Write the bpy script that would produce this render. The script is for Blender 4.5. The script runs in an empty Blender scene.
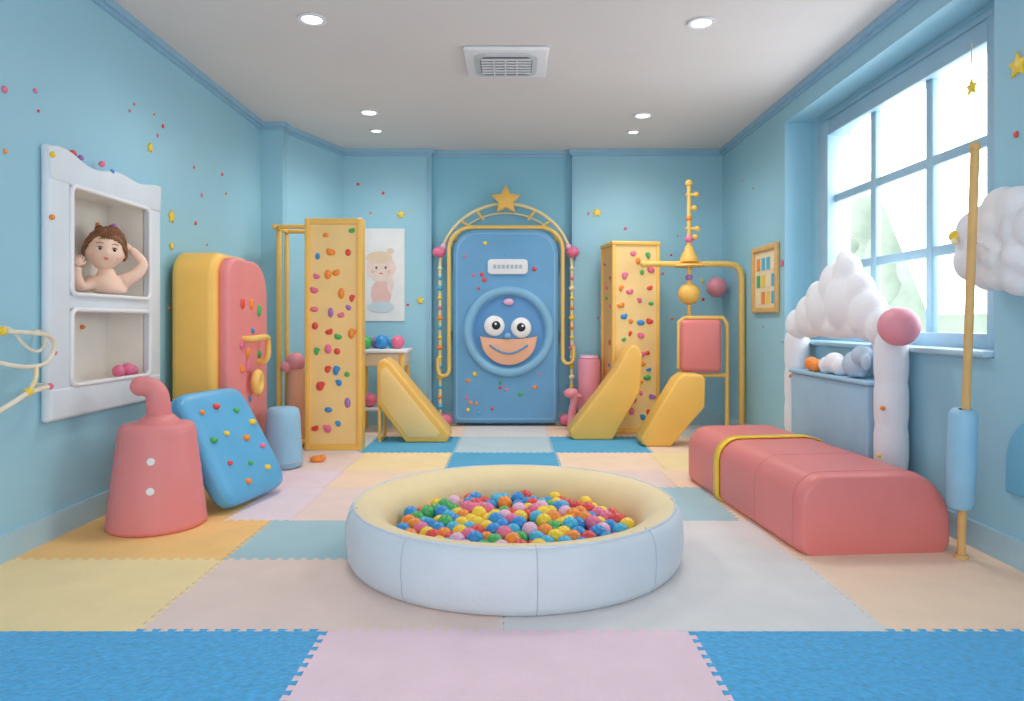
import bpy, bmesh, math, random
from mathutils import Vector, Matrix
random.seed(7)
S = bpy.context.scene
COL = S.collection
pi = math.pi

# ---------------------------------------------------------------- materials
def lin(c):
    out = []
    for v in c:
        v = v/255.0
        out.append(v/12.92 if v <= 0.04045 else ((v+0.055)/1.055)**2.4)
    return tuple(out)

MATS = {}
def mat(name, rgb, rough=0.5, bump=0.0, bscale=60, var=0.04, vscale=6, coat=0.0, emit=0.0, sheen=0.0, sss=0.0):
    if name in MATS: return MATS[name]
    m = bpy.data.materials.new(name); m.use_nodes = True
    nt = m.node_tree; b = nt.nodes['Principled BSDF']
    c = lin(rgb)
    tc = nt.nodes.new('ShaderNodeTexCoord')
    n = nt.nodes.new('ShaderNodeTexNoise'); n.inputs['Scale'].default_value = vscale; n.inputs['Detail'].default_value = 3
    nt.links.new(tc.outputs['Object'], n.inputs['Vector'])
    r = nt.nodes.new('ShaderNodeValToRGB')
    r.color_ramp.elements[0].position = 0.3; r.color_ramp.elements[1].position = 0.7
    r.color_ramp.elements[0].color = tuple(max(0, x*(1-var)) for x in c)+(1,)
    r.color_ramp.elements[1].color = tuple(min(1, x*(1+var)) for x in c)+(1,)
    nt.links.new(n.outputs['Fac'], r.inputs['Fac'])
    nt.links.new(r.outputs['Color'], b.inputs['Base Color'])
    b.inputs['Roughness'].default_value = rough
    b.inputs['Coat Weight'].default_value = coat
    b.inputs['Coat Roughness'].default_value = 0.25
    b.inputs['Sheen Weight'].default_value = sheen
    if sss:
        b.inputs['Subsurface Weight'].default_value = sss
        b.inputs['Subsurface Radius'].default_value = (0.03, 0.015, 0.01)
    if emit:
        b.inputs['Emission Color'].default_value = c+(1,)
        b.inputs['Emission Strength'].default_value = emit
    if bump:
        n2 = nt.nodes.new('ShaderNodeTexNoise'); n2.inputs['Scale'].default_value = bscale; n2.inputs['Detail'].default_value = 4
        nt.links.new(tc.outputs['Object'], n2.inputs['Vector'])
        bp = nt.nodes.new('ShaderNodeBump'); bp.inputs['Strength'].default_value = bump; bp.inputs['Distance'].default_value = 0.01
        nt.links.new(n2.outputs['Fac'], bp.inputs['Height'])
        nt.links.new(bp.outputs['Normal'], b.inputs['Normal'])
    MATS[name] = m
    return m

M_wall = mat('wall_paint', (157,207,226), 0.5, 0.05, 30, 0.03, 1.2)
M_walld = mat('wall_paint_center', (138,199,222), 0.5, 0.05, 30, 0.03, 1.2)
M_trim = mat('crown_paint', (150,192,218), 0.45)
M_base = mat('baseboard_paint', (172,208,224), 0.45)
M_ceil = mat('ceiling_paint', (228,222,220), 0.8, 0.03, 20, 0.02, 1)
M_white = mat('white_soft', (238,238,242), 0.5, 0.1, 40, 0.02)
M_pillar = mat('white_padding', (232,235,242), 0.6, 0.1, 40, 0.02)
M_frame = mat('frame_white', (222,230,238), 0.45, 0.1, 20, 0.03)
M_beige = mat('niche_beige', (248,242,232), 0.7, 0.1, 20, 0.04)
M_yel = mat('yellow_vinyl', (249,196,96), 0.45, 0.06, 20, 0.04, 3, 0.1)
M_yel2 = mat('yellow_panel', (251,214,144), 0.5, 0.06, 20, 0.04, 3)
M_yelD = mat('orange_panel', (243,184,108), 0.5, 0.06, 20, 0.04, 3)
M_pipe = mat('yellow_pipe', (243,198,104), 0.4, 0, 1, 0.04, 3, 0.2)
M_pipel = mat('cream_pipe', (242,222,172), 0.4, 0, 1, 0.04, 3, 0.2)
M_wood = mat('pale_wood', (224,180,114), 0.5, 0.1, 30, 0.08, 8)
M_pink = mat('pink_vinyl', (233,138,138), 0.5, 0.06, 20, 0.04, 3, 0.1)
M_red = mat('coral_vinyl', (231,130,126), 0.45, 0.08, 14, 0.04, 3, 0.15)
M_pinkl = mat('pink_light', (234,150,166), 0.45, 0.05, 20, 0.04)
M_blue = mat('blue_vinyl', (92,176,222), 0.45, 0.08, 14, 0.05, 3, 0.15)
M_door = mat('door_blue', (104,164,208), 0.5, 0.08, 10, 0.05, 3, 0.1)
M_door2 = mat('door_blue_ring', (130,184,220), 0.5, 0.08, 10, 0.04, 3, 0.1)
M_door3 = mat('door_face_blue', (92,150,204), 0.45, 0.05, 10, 0.04, 3)
M_pouf = mat('pouf_blue', (150,198,226), 0.5, 0.08, 20)
M_box = mat('toybox_blue', (160,198,224), 0.5, 0.08, 20)
M_poolb = mat('pool_fabric_grey_blue', (210,218,227), 0.6, 0.15, 60, 0.03, 5, 0, 0, 0.2)
M_pooly = mat('pool_fabric_cream', (247,222,172), 0.6, 0.15, 60, 0.03, 5, 0, 0, 0.2)
M_seam = mat('seam_grey', (178,190,204), 0.7)
M_black = mat('black', (25,25,30), 0.3)
M_eyew = mat('eye_white', (250,250,250), 0.25)
M_flesh = mat('mouth_peach', (240,180,146), 0.5)
M_skin = mat('baby_skin', (250,212,190), 0.55, 0.03, 20, 0.03, 8)
M_lip = mat('baby_lips', (232,130,122), 0.4)
M_iris = mat('baby_iris', (74,48,36), 0.25)
M_hair = mat('baby_hair', (132,86,56), 0.6, 0.6, 70, 0.22, 30)
M_cloud = mat('cloud_plush', (240,239,244), 0.85, 0.3, 40, 0.02, 5, 0, 0, 0.3)
M_grey = mat('vent_grey', (205,205,208), 0.5)
M_dark = mat('vent_dark', (70,72,78), 0.7)
M_lamp = mat('lamp_glow', (255,250,240), 0.5, emit=6)

PAL = {
 'red': mat('hold_red', (228,72,64), 0.35, coat=0.3), 'pink': mat('hold_pink', (236,116,152), 0.35, coat=0.3),
 'green': mat('hold_green', (70,178,92), 0.35, coat=0.3), 'blue': mat('hold_blue', (44,146,216), 0.35, coat=0.3),
 'orange': mat('hold_orange', (248,144,46), 0.35, coat=0.3), 'yellow': mat('hold_yellow', (254,212,52), 0.35, coat=0.3),
 'purple': mat('hold_purple', (170,116,188), 0.35, coat=0.3), 'teal': mat('hold_teal', (64,182,222), 0.35, coat=0.3),
 'lilac': mat('hold_lilac', (240,186,214), 0.35, coat=0.3), 'cream': mat('hold_cream', (250,234,190), 0.35, coat=0.3),
}

# ---------------------------------------------------------------- mesh helpers
def group(name, loc=(0,0,0)):
    e = bpy.data.objects.new(name, None); e.empty_display_size = 0.1
    e.location = loc; COL.objects.link(e)
    return e

def link(name, me, mats, parent=None, smooth=True, angle=None):
    if not isinstance(mats, (list, tuple)): mats = [mats]
    for m in mats: me.materials.append(m)
    if smooth:
        me.polygons.foreach_set('use_smooth', [True]*len(me.polygons))
        if angle is not None:
            try: me.set_sharp_from_angle(angle=math.radians(angle))
            except Exception: pass
    o = bpy.data.objects.new(name, me); COL.objects.link(o)
    if parent is not None:
        o.parent = parent
        o.matrix_parent_inverse = Matrix.Translation(-Vector(parent.location))
    return o

def from_bm(name, bm, mats, parent=None, smooth=True, angle=None):
    bmesh.ops.recalc_face_normals(bm, faces=bm.faces)
    me = bpy.data.meshes.new(name); bm.to_mesh(me); bm.free()
    return link(name, me, mats, parent, smooth, angle)

def box(name, x0,x1,y0,y1,z0,z1, m, parent=None, bevel=0.0, seg=3, mx=None):
    bm = bmesh.new()
    bmesh.ops.create_cube(bm, size=1)
    for v in bm.verts:
        v.co = Vector(((x0+x1)/2+v.co.x*(x1-x0), (y0+y1)/2+v.co.y*(y1-y0), (z0+z1)/2+v.co.z*(z1-z0)))
    if bevel:
        bmesh.ops.bevel(bm, geom=bm.edges[:], offset=bevel, segments=seg, profile=0.5, affect='EDGES')
    if mx is not None: bm.transform(mx)
    return from_bm(name, bm, m, parent, bevel > 0, 50)

def prism(name, pts, plane, a0, a1, m, parent=None, bevel=0.0, seg=3, mx=None, angle=50):
    bm = bmesh.new()
    def P(p, a):
        if plane == 'xz': return (p[0], a, p[1])
        if plane == 'yz': return (a, p[0], p[1])
        return (p[0], p[1], a)
    lo = [bm.verts.new(P(p, a0)) for p in pts]; hi = [bm.verts.new(P(p, a1)) for p in pts]
    f0 = bm.faces.new(lo); f1 = bm.faces.new(hi[::-1])
    n = len(pts)
    for i in range(n):
        bm.faces.new((lo[i], hi[i], hi[(i+1)%n], lo[(i+1)%n]))
    bmesh.ops.recalc_face_normals(bm, faces=bm.faces)
    if bevel:
        es = set(f0.edges[:]+f1.edges[:])
        bmesh.ops.bevel(bm, geom=list(es), offset=bevel, segments=seg, profile=0.5, affect='EDGES')
    if mx is not None: bm.transform(mx)
    return from_bm(name, bm, m, parent, bevel > 0, angle)

def rrect(x0,x1,z0,z1,r,n=8, rs=None):
    rs = rs or [r]*4
    cs = [(x1-rs[0], z0+rs[0], -90, rs[0]), (x1-rs[1], z1-rs[1], 0, rs[1]), (x0+rs[2], z1-rs[2], 90, rs[2]), (x0+rs[3], z0+rs[3], 180, rs[3])]
    pts = []
    for cx, cz, a, rr in cs:
        for i in range(n+1):
            t = math.radians(a+90*i/n)
            pts.append((cx+rr*math.cos(t), cz+rr*math.sin(t)))
    return pts

def lathe(name, prof, c, m, parent=None, segs=48, mx=None, midx=None):
    bm = bmesh.new(); rings = []
    for r, z in prof:
        if r < 1e-5: rings.append([bm.verts.new((c[0], c[1], c[2]+z))])
        else: rings.append([bm.verts.new((c[0]+r*math.cos(2*pi*i/segs), c[1]+r*math.sin(2*pi*i/segs), c[2]+z)) for i in range(segs)])
    for k in range(len(rings)-1):
        a, b = rings[k], rings[k+1]
        for i in range(segs):
            j = (i+1) % segs
            if len(a) == 1 and len(b) == 1: continue
            if len(a) == 1: f = bm.faces.new((a[0], b[i], b[j]))
            elif len(b) == 1: f = bm.faces.new((a[i], b[0], a[j]))
            else: f = bm.faces.new((a[i], b[i], b[j], a[j]))
            if midx: f.material_index = midx[k]
    if mx is not None: bm.transform(mx)
    return from_bm(name, bm, m, parent, True, 60)

def tube(name, pts, r, m, parent=None, cyclic=False, smooth=False, segs=12, r1=None):
    P = [Vector(p) for p in pts]
    if smooth:
        for _ in range(3):
            Q = [P[0]] if not cyclic else []
            rng = range(len(P)) if cyclic else range(len(P)-1)
            for i in rng:
                a, b = P[i], P[(i+1) % len(P)]
                Q += [a.lerp(b,.25), a.lerp(b,.75)]
            if not cyclic: Q.append(P[-1])
            P = Q
    n = len(P); T = []
    for i in range(n):
        if cyclic: t = P[(i+1)%n]-P[i-1]
        elif i == 0: t = P[1]-P[0]
        elif i == n-1: t = P[-1]-P[-2]
        else: t = (P[i+1]-P[i]).normalized()+(P[i]-P[i-1]).normalized()
        T.append(t.normalized())
    u = T[0].orthogonal().normalized()
    bm = bmesh.new(); rings = []
    for i in range(n):
        if i > 0:
            q = T[i-1].rotation_difference(T[i]); u = (q @ u)
        u = (u - T[i]*u.dot(T[i])).normalized()
        v = T[i].cross(u)
        k = 1.0
        if 0 < i < n-1 or cyclic:
            d = (P[(i+1)%n]-P[i]).normalized(); k = 1/max(.5, T[i].dot(d))
        rr = r if r1 is None else r+(r1-r)*i/(n-1)
        rings.append([bm.verts.new(P[i]+(u*math.cos(2*pi*j/segs)+v*math.sin(2*pi*j/segs))*rr*min(k,1.3)) for j in range(segs)])
    if cyclic:
        off = min(range(segs), key=lambda o: (rings[0][o].co-rings[-1][0].co).length)
    for i in range(n-1 if not cyclic else n):
        a = rings[i]; b = rings[(i+1)%n]
        o = off if (cyclic and i == n-1) else 0
        for j in range(segs):
            bm.faces.new((a[j], a[(j+1)%segs], b[(j+1+o)%segs], b[(j+o)%segs]))
    if not cyclic:
        bm.faces.new(rings[0][::-1]); bm.faces.new(rings[-1])
    return from_bm(name, bm, m, parent, True, 60)

def ball(name, c, r, m, parent=None, sc=(1,1,1), seg=24, rot=None):
    bm = bmesh.new(); bmesh.ops.create_uvsphere(bm, u_segments=seg, v_segments=seg//2+2, radius=r)
    mx = Matrix.Diagonal((*sc, 1))
    if rot is not None: mx = rot.to_4x4() @ mx
    bm.transform(Matrix.Translation(c) @ mx)
    return from_bm(name, bm, m, parent)

def multiballs(name, items, parent=None, seg=14):
    keys = sorted({it[2] for it in items}); mats = [PAL[k] for k in keys]
    tb = bmesh.new(); bmesh.ops.create_uvsphere(tb, u_segments=seg, v_segments=seg//2+1, radius=1)
    tv = [v.co.copy() for v in tb.verts]; tf = [[v.index for v in f.verts] for f in tb.faces]; tb.free()
    V = []; F = []; MI = []
    for c, r, k, sc in items:
        b = len(V); ki = keys.index(k)
        V += [(c[0]+v.x*r*sc[0], c[1]+v.y*r*sc[1], c[2]+v.z*r*sc[2]) for v in tv]
        F += [[b+i for i in f] for f in tf]; MI += [ki]*len(tf)
    me = bpy.data.meshes.new(name); me.from_pydata(V, [], F)
    o = link(name, me, mats, parent)
    me.polygons.foreach_set('material_index', MI)
    return o

def starpts(r, r2=None, n=5, rot=90):
    r2 = r2 or r*0.5
    return [((r if i % 2 == 0 else r2)*math.cos(math.radians(rot+i*180/n)), (r if i % 2 == 0 else r2)*math.sin(math.radians(rot+i*180/n))) for i in range(2*n)]

def star(name, c, axis, r, th, m, parent=None):
    pts = starpts(r)
    if axis == 'y': pts = [(c[0]+p[0], c[2]+p[1]) for p in pts]; return prism(name, pts, 'xz', c[1]-th/2, c[1]+th/2, m, parent, th*0.3, 2)
    pts = [(c[1]+p[0], c[2]+p[1]) for p in pts]; return prism(name, pts, 'yz', c[0]-th/2, c[0]+th/2, m, parent, th*0.3, 2)

def blob(name, spheres, m, parent=None, vox=0.018, sm=4):
    bm = bmesh.new()
    for c, r, sc in spheres:
        ret = bmesh.ops.create_icosphere(bm, subdivisions=3, radius=r)
        bmesh.ops.transform(bm, matrix=Matrix.Translation(c) @ Matrix.Diagonal((*sc, 1)), verts=ret['verts'])
    o = from_bm(name, bm, m, parent)
    md = o.modifiers.new('rm', 'REMESH'); md.mode = 'VOXEL'; md.voxel_size = vox; md.use_smooth_shade = True
    s = o.modifiers.new('sm', 'SMOOTH'); s.iterations = sm; s.factor = 0.5
    return o

def holds(name, parent, u0,u1,v0,v1, nu,nv, plane, a, size=0.03, keys=None, prob=0.8, depth=0.5):
    keys = keys or ['red','green','orange','blue','pink','red','purple','orange','pink']
    its = []
    for i in range(nu):
        for j in range(nv):
            if random.random() > prob: continue
            u = u0+(u1-u0)*(i+0.5+random.uniform(-.3,.3))/nu
            v = v0+(v1-v0)*(j+0.5+random.uniform(-.3,.3))/nv
            s = size*random.uniform(0.65,1.15); e = random.uniform(.75,1.3); k = random.choice(keys)
            if plane == 'y':
                its.append(((u,a,v), s, k, (e,depth,1/e)))
                if random.random() < .5: its.append(((u+s*.6*random.choice((-1,1)),a-.004,v+s*.5), s*.6, k, (1,depth*1.1,1)))
            else:
                its.append(((a,u,v), s, k, (depth,e,1/e)))
                if random.random() < .5: its.append(((a,u+s*.6*random.choice((-1,1)),v+s*.5), s*.6, k, (depth*1.1,1,1)))
    return multiballs(name, its, parent, 12)

# ================================================================ ROOM
H = 2.95; XL = -2.33; XR = 2.26; YB = 7.5; YF = -0.6

box('floor', -2.7, 2.8, YF, 8.0, -0.12, -0.012, mat('subfloor', (210,205,200), 0.8))
box('ceiling', -2.7, 2.8, YF, 8.0, H, H+0.1, M_ceil)

ny0, ny1, nz0, nz1 = 3.60, 4.43, 0.74, 1.84
bm = bmesh.new()
def addbox(bm, x0,x1,y0,y1,z0,z1):
    r = bmesh.ops.create_cube(bm, size=1)
    for v in r['verts']:
        v.co = Vector(((x0+x1)/2+v.co.x*(x1-x0), (y0+y1)/2+v.co.y*(y1-y0), (z0+z1)/2+v.co.z*(z1-z0)))
addbox(bm, XL-.25, XL, YF, ny0, -.012, H)
addbox(bm, XL-.25, XL, ny1, 6.5, -.012, H)
addbox(bm, XL-.25, XL, ny0, ny1, -.012, nz0)
addbox(bm, XL-.25, XL, ny0, ny1, nz1, H)
from_bm('wall_left', bm, M_wall, None, False)
XN = 2.48; wy0, wy1, wz0, wz1 = 3.28, 5.8, 0.93, 2.75
gy0, gy1, gz0, gz1 = 3.55, 5.50, 0.98, 2.60
bm = bmesh.new()
addbox(bm, XR, XR+.4, YF, wy0, -.012, H)
addbox(bm, XR, XR+.4, wy1, YB+.2, -.012, H)
addbox(bm, XR, XR+.4, wy0, wy1, -.012, wz0)
addbox(bm, XR, XR+.4, wy0, wy1, wz1, H)
addbox(bm, XN, XR+.4, wy0, gy0, wz0, wz1)
addbox(bm, XN, XR+.4, gy1, wy1, wz0, wz1)
addbox(bm, XN, XR+.4, gy0, gy1, wz0, gz0)
addbox(bm, XN, XR+.4, gy0, gy1, gz1, wz1)
from_bm('wall_right', bm, M_wall, None, False)
prism('wall_back_left', [(-2.6,6.5),(-2.13,6.5),(-2.13,6.62),(-1.81,YB),(-.87,YB),(-.87,7.9),(-2.6,7.9)], 'xy', -.012, H, M_wall)
box('wall_back_right', .65, XR+.4, YB, 7.9, -.012, H, M_wall)
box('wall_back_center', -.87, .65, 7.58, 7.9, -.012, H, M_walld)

def strip(name, path, z0, z1, th, m, side=1):
    bm = bmesh.new()
    vs = []
    for i, p in enumerate(path):
        p = Vector(p)
        ds = []
        if i > 0: ds.append((p-Vector(path[i-1])).normalized())
        if i < len(path)-1: ds.append((Vector(path[i+1])-p).normalized())
        n = Vector((0,0))
        for d in ds: n += Vector((d.y, -d.x))
        n = n.normalized()
        k = 1/max(0.4, n.dot(Vector((ds[0].y, -ds[0].x))))
        q = p + n*th*k*side
        vs.append([bm.verts.new((p.x,p.y,z0)), bm.verts.new((q.x,q.y,z0)), bm.verts.new((q.x,q.y,z1)), bm.verts.new((p.x,p.y,z1))])
    for a, b in zip(vs, vs[1:]):
        for i in range(4):
            bm.faces.new((a[i], b[i], b[(i+1)%4], a[(i+1)%4]))
    return from_bm(name, bm, m, None, False)
pathL = [(XL,YF),(XL,6.5),(-2.13,6.5),(-2.13,6.62),(-1.81,YB),(-.87,YB),(-.87,7.58),(.65,7.58),(.65,YB),(XR,YB),(XR,YF)]
strip('trim_1', pathL, H-.045, H-.001, .04, M_trim)
strip('trim_2', pathL, H-.07, H-.045, .02, M_trim)
strip('baseboard_left', pathL, 0, .13, .018, M_base)
box('trim_3', -.885, -.86, 7.47, 7.5, 0.13, H-.085, M_trim)
box('trim_4', .64, .665, 7.47, 7.5, 0.13, H-.085, M_trim)

# window
w = group('window_1', (XN, 4.52, gz0))
M_wf = mat('window_frame_paint', (158,192,212), 0.4)
fx0, fx1 = XN-.035, XN+.10
def fr(n, y0,y1,z0,z1, a=fx0, b=fx1, m=M_wf): box(n, a, b, y0,y1,z0,z1, m, w, .008, 2)
fr('frame_far', gy1-.07, gy1+.06, gz0-.045, gz1+.07); fr('frame_near', gy0-.06, gy0+.06, gz0-.045, gz1+.07)
fr('frame_top', gy0+.055, gy1-.065, gz1-.05, gz1+.066, fx0+.004, fx1-.004); fr('frame_bottom', gy0+.055, gy1-.065, gz0-.041, gz0+.06, fx0+.004, fx1-.004)
for i in (1,2):
    yy = gy0+(gy1-gy0)*i/3; fr('muntin_v%d'%i, yy-.034, yy+.034, gz0+.055, gz1-.045, XN+.02, XN+.06)
    zz = gz0+(gz1-gz0)*i/3; fr('muntin_h%d'%i, gy0+.055, gy1-.065, zz-.030, zz+.030, XN+.024, XN+.056)
fr('outer_casing_far', gy1+.062, gy1+.14, gz0-.04, gz1+.125, XN-.02, XN+.01)
fr('outer_casing_top', gy0-.1, gy1+.06, gz1+.075, gz1+.122, XN-.018, XN+.01)
box('window_sill', XR-.04, XN, wy0+.02, wy1-.01, wz0, wz0+.03, M_base, w, .01, 2)
# outdoor foliage
fol = group('garden_tree', (7.5, 9, -3))
M_leaf = mat('leaf_green', (178,196,182), 0.9, 0.5, 5, 0.12, 2)
for i, (y, z, r) in enumerate([(9.0,.3,1.3),(11.0,-.3,1.2),(13.5,1.2,1.5),(15.5,2.4,1.5),(17.5,1.4,1.6),(20,2.6,1.8)]):
    blob('foliage_%d'%i, [((8.5+random.uniform(-.3,.3), y+random.uniform(-r,r)*.8, z+random.uniform(-r,r)*.8), r*random.uniform(.22,.42), (1,1,1)) for _ in range(18)], M_leaf, fol, .12, 1)
tube('trunk', [(8.5,9.3,-4),(8.5,9.3,0)], .2, M_wood, fol)

# foam tile floor
TC = {
 'Y': mat('tile_yellow', (251,224,170), .85, .3, 90, .03, 5), 'O': mat('tile_orange', (251,202,130), .85, .3, 90, .03, 5),
 'P': mat('tile_beige_pink', (240,214,204), .85, .3, 90, .03, 5), 'G': mat('tile_greywhite', (228,224,223), .85, .3, 90, .03, 5),
 'E': mat('tile_peach', (250,218,190), .85, .3, 90, .03, 5), 'T': mat('tile_teal', (172,204,212), .85, .3, 90, .03, 5),
 'K': mat('tile_pink', (245,214,225), .85, .35, 90, .03, 5), 'B': mat('tile_blue', (66,172,228), .85, 1.0, 55, .14, 40, sheen=.2),
 'b': mat('tile_midblue', (88,172,212), .85, .3, 90, .05, 5), 'L': mat('tile_lilac', (238,218,225), .85, .3, 90, .03, 5),
 'A': mat('tile_paleblue', (190,212,221), .85, .3, 90, .03, 5),
}
def edge_pts(a, b, out, teeth, pitch=.056, amp=.021):
    a = Vector(a); b = Vector(b); o = Vector(out)
    pts = [a]
    if teeth:
        L = (b-a).length; d = (b-a).normalized(); n = int(L/pitch)
        s0 = (L-n*pitch)/2
        for i in range(n):
            s = s0+i*pitch
            pts += [a+d*(s+pitch*.29), a+d*(s+pitch*.20)+o*amp, a+d*(s+pitch*.80)+o*amp, a+d*(s+pitch*.71)]
    return pts
rows = [
 (1.10, 2.484, [-2.33,-1.935,-.655,.625,1.905,2.26], 'BBKBB'),
 (2.484,3.235, [-2.33,-1.34,-.03,1.33,2.26], 'YPGE'),
 (3.235,3.87, [-2.33,-1.34,-.60,.62,1.33,2.26], 'OTYGE'),
 (3.87,4.64, [-2.33,-1.60,-1.22,-.6,.62,1.25,2.26], 'OLPPTE'),
 (4.64,5.17, [-2.33,-1.25,-.49,.36,1.1,2.26], 'LEPPE'),
 (5.17,5.88, [-2.33,-1.25,-.49,.36,1.15,2.26], 'PYbEY'),
 (5.88,6.70, [-2.33,-1.30,-.48,.34,1.2,2.26], 'GbAbE'),
 (6.70,7.60, [-2.33,-1.30,-.48,.34,1.2,2.26], 'PEGEG'),
 (-.6,1.10, [-2.33,-1.3,0,1.3,2.26], 'PYTE'),
]
mats_t = list(TC.values()); keys_t = list(TC.keys())
bm = bmesh.new()
for ri, (y0, y1, xs, cs) in enumerate(rows):
    for ci, c in enumerate(cs):
        x0, x1 = xs[ci]+.0015, xs[ci+1]-.0015
        yy0, yy1 = y0+.0015, y1-.0015
        side = (ci % 2 == 0) and ri != 8
        top = ri < 7
        pts = edge_pts((x0,yy0),(x1,yy0),(0,-1),False)
        pts += edge_pts((x1,yy0),(x1,yy1),(1,0), side and ci < len(cs)-1)
        pts += edge_pts((x1,yy1),(x0,yy1),(0,1), top)
        pts += edge_pts((x0,yy1),(x0,yy0),(-1,0), side and ci > 0)
        zt = 0.0 + (8-ri)*0.0003 + (0.0006 if ci % 2 == 0 else 0)
        lo = [bm.verts.new((p.x,p.y,-.012)) for p in pts]; hi = [bm.verts.new((p.x,p.y,zt)) for p in pts]
        n = len(pts); k = keys_t.index(c)
        f = bm.faces.new(hi); f.material_index = k
        for i in range(n):
            f = bm.faces.new((lo[i], lo[(i+1)%n], hi[(i+1)%n], hi[i])); f.material_index = k
from_bm('foam_floor_tiles', bm, mats_t, None, False)

# ceiling lights & vent
for i, (x, y) in enumerate([(-1.22,4.27),(1.17,4.32),(-1.26,6.17),(1.17,6.26),(-1.31,6.76),(1.18,6.8)]):
    g = group('ceiling_downlight' if i == 0 else 'ceiling_downlight.%03d'%i, (x,y,H))
    R = .068 if i < 4 else .05
    lathe('trim_ring', [(R,0),(R+.018,-.002),(R+.018,-.010),(R,-.012),(R-.01,-.004)], (x,y,H), M_white, g, 32)
    lathe('lens', [(0,-.006),(R,-.006)], (x,y,H), M_lamp, g, 32)
    ld = bpy.data.lights.new('lamp', 'SPOT'); ld.energy = 66 if i < 4 else 26; ld.spot_size = math.radians(170); ld.spot_blend = 1
    ld.shadow_soft_size = .25; ld.color = (1,.97,.93)
    lo = bpy.data.objects.new('lamp', ld); COL.objects.link(lo); lo.parent = g; lo.location = (0,0,-.05)
g = group('ceiling_air_vent', (-.03,4.95,H))
box('housing', -.33, .25, 4.68, 5.22, H-.03, H, M_white, g, .015, 3)
prism('inner_frame', rrect(-.26,.18,4.74,5.16,.08), 'xy', H-.042, H-.029, M_grey, g, .004, 2)
prism('duct', rrect(-.22,.14,4.78,5.12,.05), 'xy', H-.0445, H-.0415, M_dark, g)
for i in range(6):
    yy = 4.80+i*.052
    box('slat_%d'%i, -.215, .135, yy, yy+.020, H-.052, H-.044, M_white, g)
for i in range(3):
    box('rib_%d'%i, -.13+i*.08, -.122+i*.08, 4.79, 5.11, H-.055, H-.051, M_white, g)

# ================================================================ LEFT WALL
g = group('wall_display_shelf', (XL,4.0,1.3))
X0, X1 = XL, XL+.045
fy0, fy1, fz0, fz1 = 3.45, 4.56, .60, 1.985
box('side_near', X0, X1, fy0, ny0+.03, fz0, fz1, M_frame, g, .02, 4)
box('side_far', X0, X1, ny1-.02, fy1, fz0, fz1-.02, M_frame, g, .02, 4)
tpts = [(fy0+.01, nz1-.03)] + [(fy1-.01, nz1-.03)] + [(fy1-(fy1-fy0)*t, fz1-.045+.04*math.cos(t*pi*2.2)**2+.012*math.sin(t*9)) for t in [i/24 for i in range(25)]]
prism('top_rail', tpts, 'yz', X0, X1+.005, M_frame, g, .012, 3)
box('bottom_rail', X0, X1+.005, fy0+.01, fy1-.01, fz0+.003, nz0+.03, M_frame, g, .02, 4)
box('divider_shelf', XL-.2, X1-.004, ny0, ny1, 1.165, 1.245, M_frame, g, .012, 3)
for nm, zc0, zc1 in (('upper_bezel', 1.245, nz1-.03), ('lower_bezel', nz0+.03, 1.165)):
    p = [(X1+.002, y, z) for y, z in rrect(ny0+.03, ny1-.02, zc0, zc1, .04, 4)]
    tube(nm, p, .012, M_white, g, True)
box('back_panel', XL-.24, XL-.225, ny0, ny1, nz0, nz1, M_beige, g)
box('lining_far', XL-.225, XL, ny1-.012, ny1, nz0, nz1, M_beige, g)
box('lining_near', XL-.225, XL, ny0, ny0+.012, nz0, nz1, M_beige, g)
box('lining_bottom', XL-.225, XL, ny0+.012, ny1-.012, nz0, nz0+.012, M_beige, g)
box('lining_top', XL-.225, XL, ny0+.012, ny1-.012, nz1-.012, nz1, M_beige, g)
multiballs('pink_toy_balls', [((XL-.03,4.20,nz0+.065),.038,'pink',(1,1,1)),((XL-.02,4.28,nz0+.07),.040,'pink',(1,1,1)),((XL-.03,4.355,nz0+.06),.032,'pink',(1,1,1)),((XL-.215,4.15,1.07),.014,'orange',(1,1,1)),((XL-.215,4.05,.95),.012,'pink',(1,1,1)),((XL-.215,4.3,1.7),.012,'orange',(1,1,1)),((XL+.05,3.47,1.62),.014,'orange',(1,1,1)),((XL+.05,3.47,1.93),.016,'yellow',(1,1,1)),((XL+.045,3.9,1.98),.018,'pink',(1,1,1)),((XL+.045,4.0,1.96),.013,'blue',(1,1,1)),((XL+.02,3.75,1.98),.016,'purple',(1,1,1)),((XL+.02,3.68,1.985),.02,'red',(1,1,1))], g)

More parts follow.
